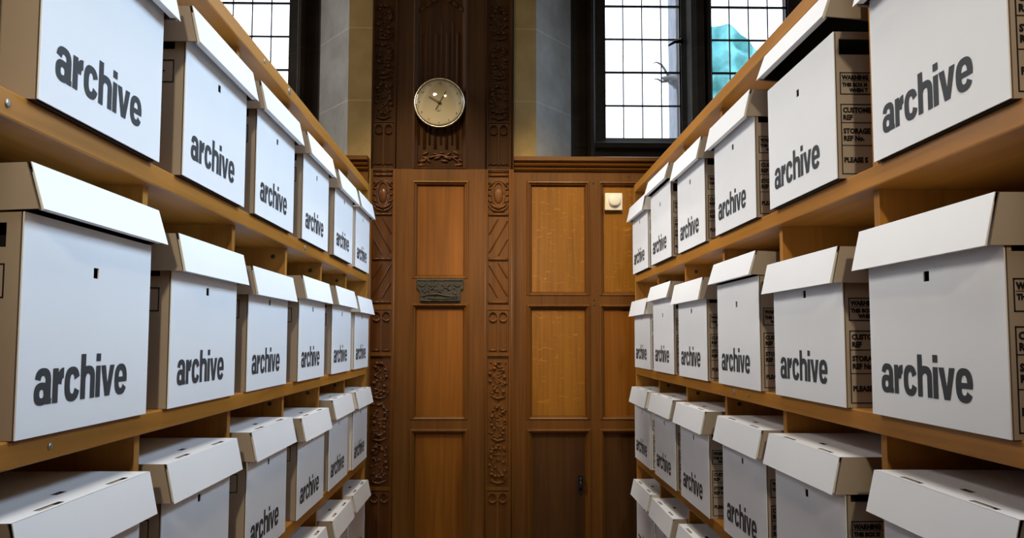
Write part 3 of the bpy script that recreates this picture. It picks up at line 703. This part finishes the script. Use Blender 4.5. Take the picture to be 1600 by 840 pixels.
    for sg in (-1, 1):
        y0 = sg * hw - (.0030 if sg > 0 else 0)
        L.prism([(xf + .0050, y0, zt - .0002), (xo + .0056, y0, zb_ + .0005), (-FX + .006, y0, zb_ + .0005), (-FX + .006, y0, zt - .0002)], (0, .0030, 0), 1)
        y0 = sg * (hw - .0036) - (.002 if sg > 0 else 0)
        L.prism([(xf + .008, y0, zt - .005), (xo + .010, y0, zb_ + .002), (-FX + .003, y0, zb_ + .002), (-FX + .003, y0, zt - .005)], (0, .002, 0), 2)
    L.box(-FX + .003, -FX + .006, -hw + .003, hw - .003, zb_, zt - .0004, 1)
    piv = (-FX + .004, 0, zt - .05)
    lid = L.build('lid', ['white', side, 'kraft_shaded'], root, origin=piv, fix=False); lid.location = piv
    for (a, b_, c, d) in slots[:2]: MB().box(a + .0005, b_ - .0005, c + .014, d - .0005, zt - .0035, zt - .0008, 0).build('tab', 'kraft', lid, origin=piv, fix=False)
    return root
protos = {}
def dup(root, ):
    r = root.copy(); COL.objects.link(r)
    for ch in list(root.children):
        c = ch.copy(); COL.objects.link(c); c.parent = r
        for g_ in ch.children: d = g_.copy(); COL.objects.link(d); d.parent = c
    return r
ORD = ['nearest', 'second', 'third', 'fourth', 'fifth', 'farthest']
ROWN = {'A': 'top shelf', 'B': 'second shelf', 'C': 'third shelf', 'D': 'fourth shelf'}
YC = {'RA': [1.019, 1.461, 1.881, 2.306, 2.700, 3.101], 'RB': [1.044, 1.465, 1.881, 2.311, 2.710, 3.102], 'RC': [1.03, 1.471, 1.857, 2.306, 2.698, 3.102], 'RD': [0, 0, 0, 2.30, 2.70, 3.102],
      'LA': [1.047, 1.460, 1.860, 2.285, 2.685, 3.101], 'LB': [1.040, 1.441, 1.849, 2.261, 2.704, 3.102], 'LC': [1.03, 1.435, 1.856, 2.291, 2.696, 3.102], 'LD': [0, 0, 0, 2.29, 2.70, 3.102]}
# lid lift at the front in degrees (0 = seated)
TILTS = {('R', 'A', 1): 5.2, ('R', 'A', 3): .8, ('R', 'A', 4): 2.6, ('R', 'A', 2): .5, ('R', 'B', 2): 2.6, ('R', 'B', 4): 2.0, ('L', 'B', 0): 2.6, ('L', 'A', 1): .3, ('L', 'A', 2): .5, ('R', 'A', 0): 1.5, ('L', 'A', 3): .8, ('R', 'B', 3): .01}
rnd = random.Random(21)
LID_Z = .222 + .030 - .05
DROP = {('R', 'B', 0): .005, ('R', 'B', 1): .017, ('L', 'B', 2): .017, ('L', 'C', 3): .016, ('R', 'B', 5): .016, ('L', 'B', 5): .012, ('L', 'B', 3): .006, ('L', 'A', 4): .010, ('R', 'A', 5): .006, ('L', 'C', 2): .004}
first = {}
for S, s in (('L', -1), ('R', 1)):
    for ri, Rw in enumerate('ABCD'):
        for c in range(6):
            y = YC[S + Rw][c]
            if not y: continue
            tilt = TILTS.get((S, Rw, c), 0); ajar = tilt >= 1.0
            side = 'cream' if c == 5 else 'kraft'
            key = (ajar, side)
            if key not in first: first[key] = make_box(ajar, side); o = first[key]
            else: o = dup(first[key])
            for ch in o.children:
                if ch.name.startswith('lid') and not ajar: ch.location.z = LID_Z - DROP.get((S, Rw, c), rnd.uniform(0, .004))
                if ch.name.startswith('lid'): ch.rotation_euler = (0, math.radians(tilt + (rnd.uniform(-.15, .15) if tilt == 0 else 0)), rnd.uniform(-.004, .004))
            z = ZS[ri + 1] + T
            front = ((.512 if s > 0 else -.459) if Rw != 'A' else (.5085 if s > 0 else -.4555)) - s * rnd.uniform(-.002, .004)
            o.location = (front + s * BD / 2, y, z + .0004)
            o.rotation_euler = (0, 0, (0 if s > 0 else PI) + (rnd.uniform(-.004, .004) if c < 5 else 0))
            lidw = 'lid raised' if ajar else 'lid shut'
            pos = 'nearest the camera' if c == 0 else ('farthest from camera' if c == 5 else ORD[c] + ' from camera')
            o['label'] = "white-fronted archive box, %s, %s on the %s rack's %s" % (lidw, pos, 'left' if S == 'L' else 'right', ROWN[Rw])
            o['group'] = 'archive boxes on the %s rack' % ('left' if S == 'L' else 'right')
            o['category'] = 'box'
for o in list(bpy.data.objects):
    if '_org' in o: del o['_org']
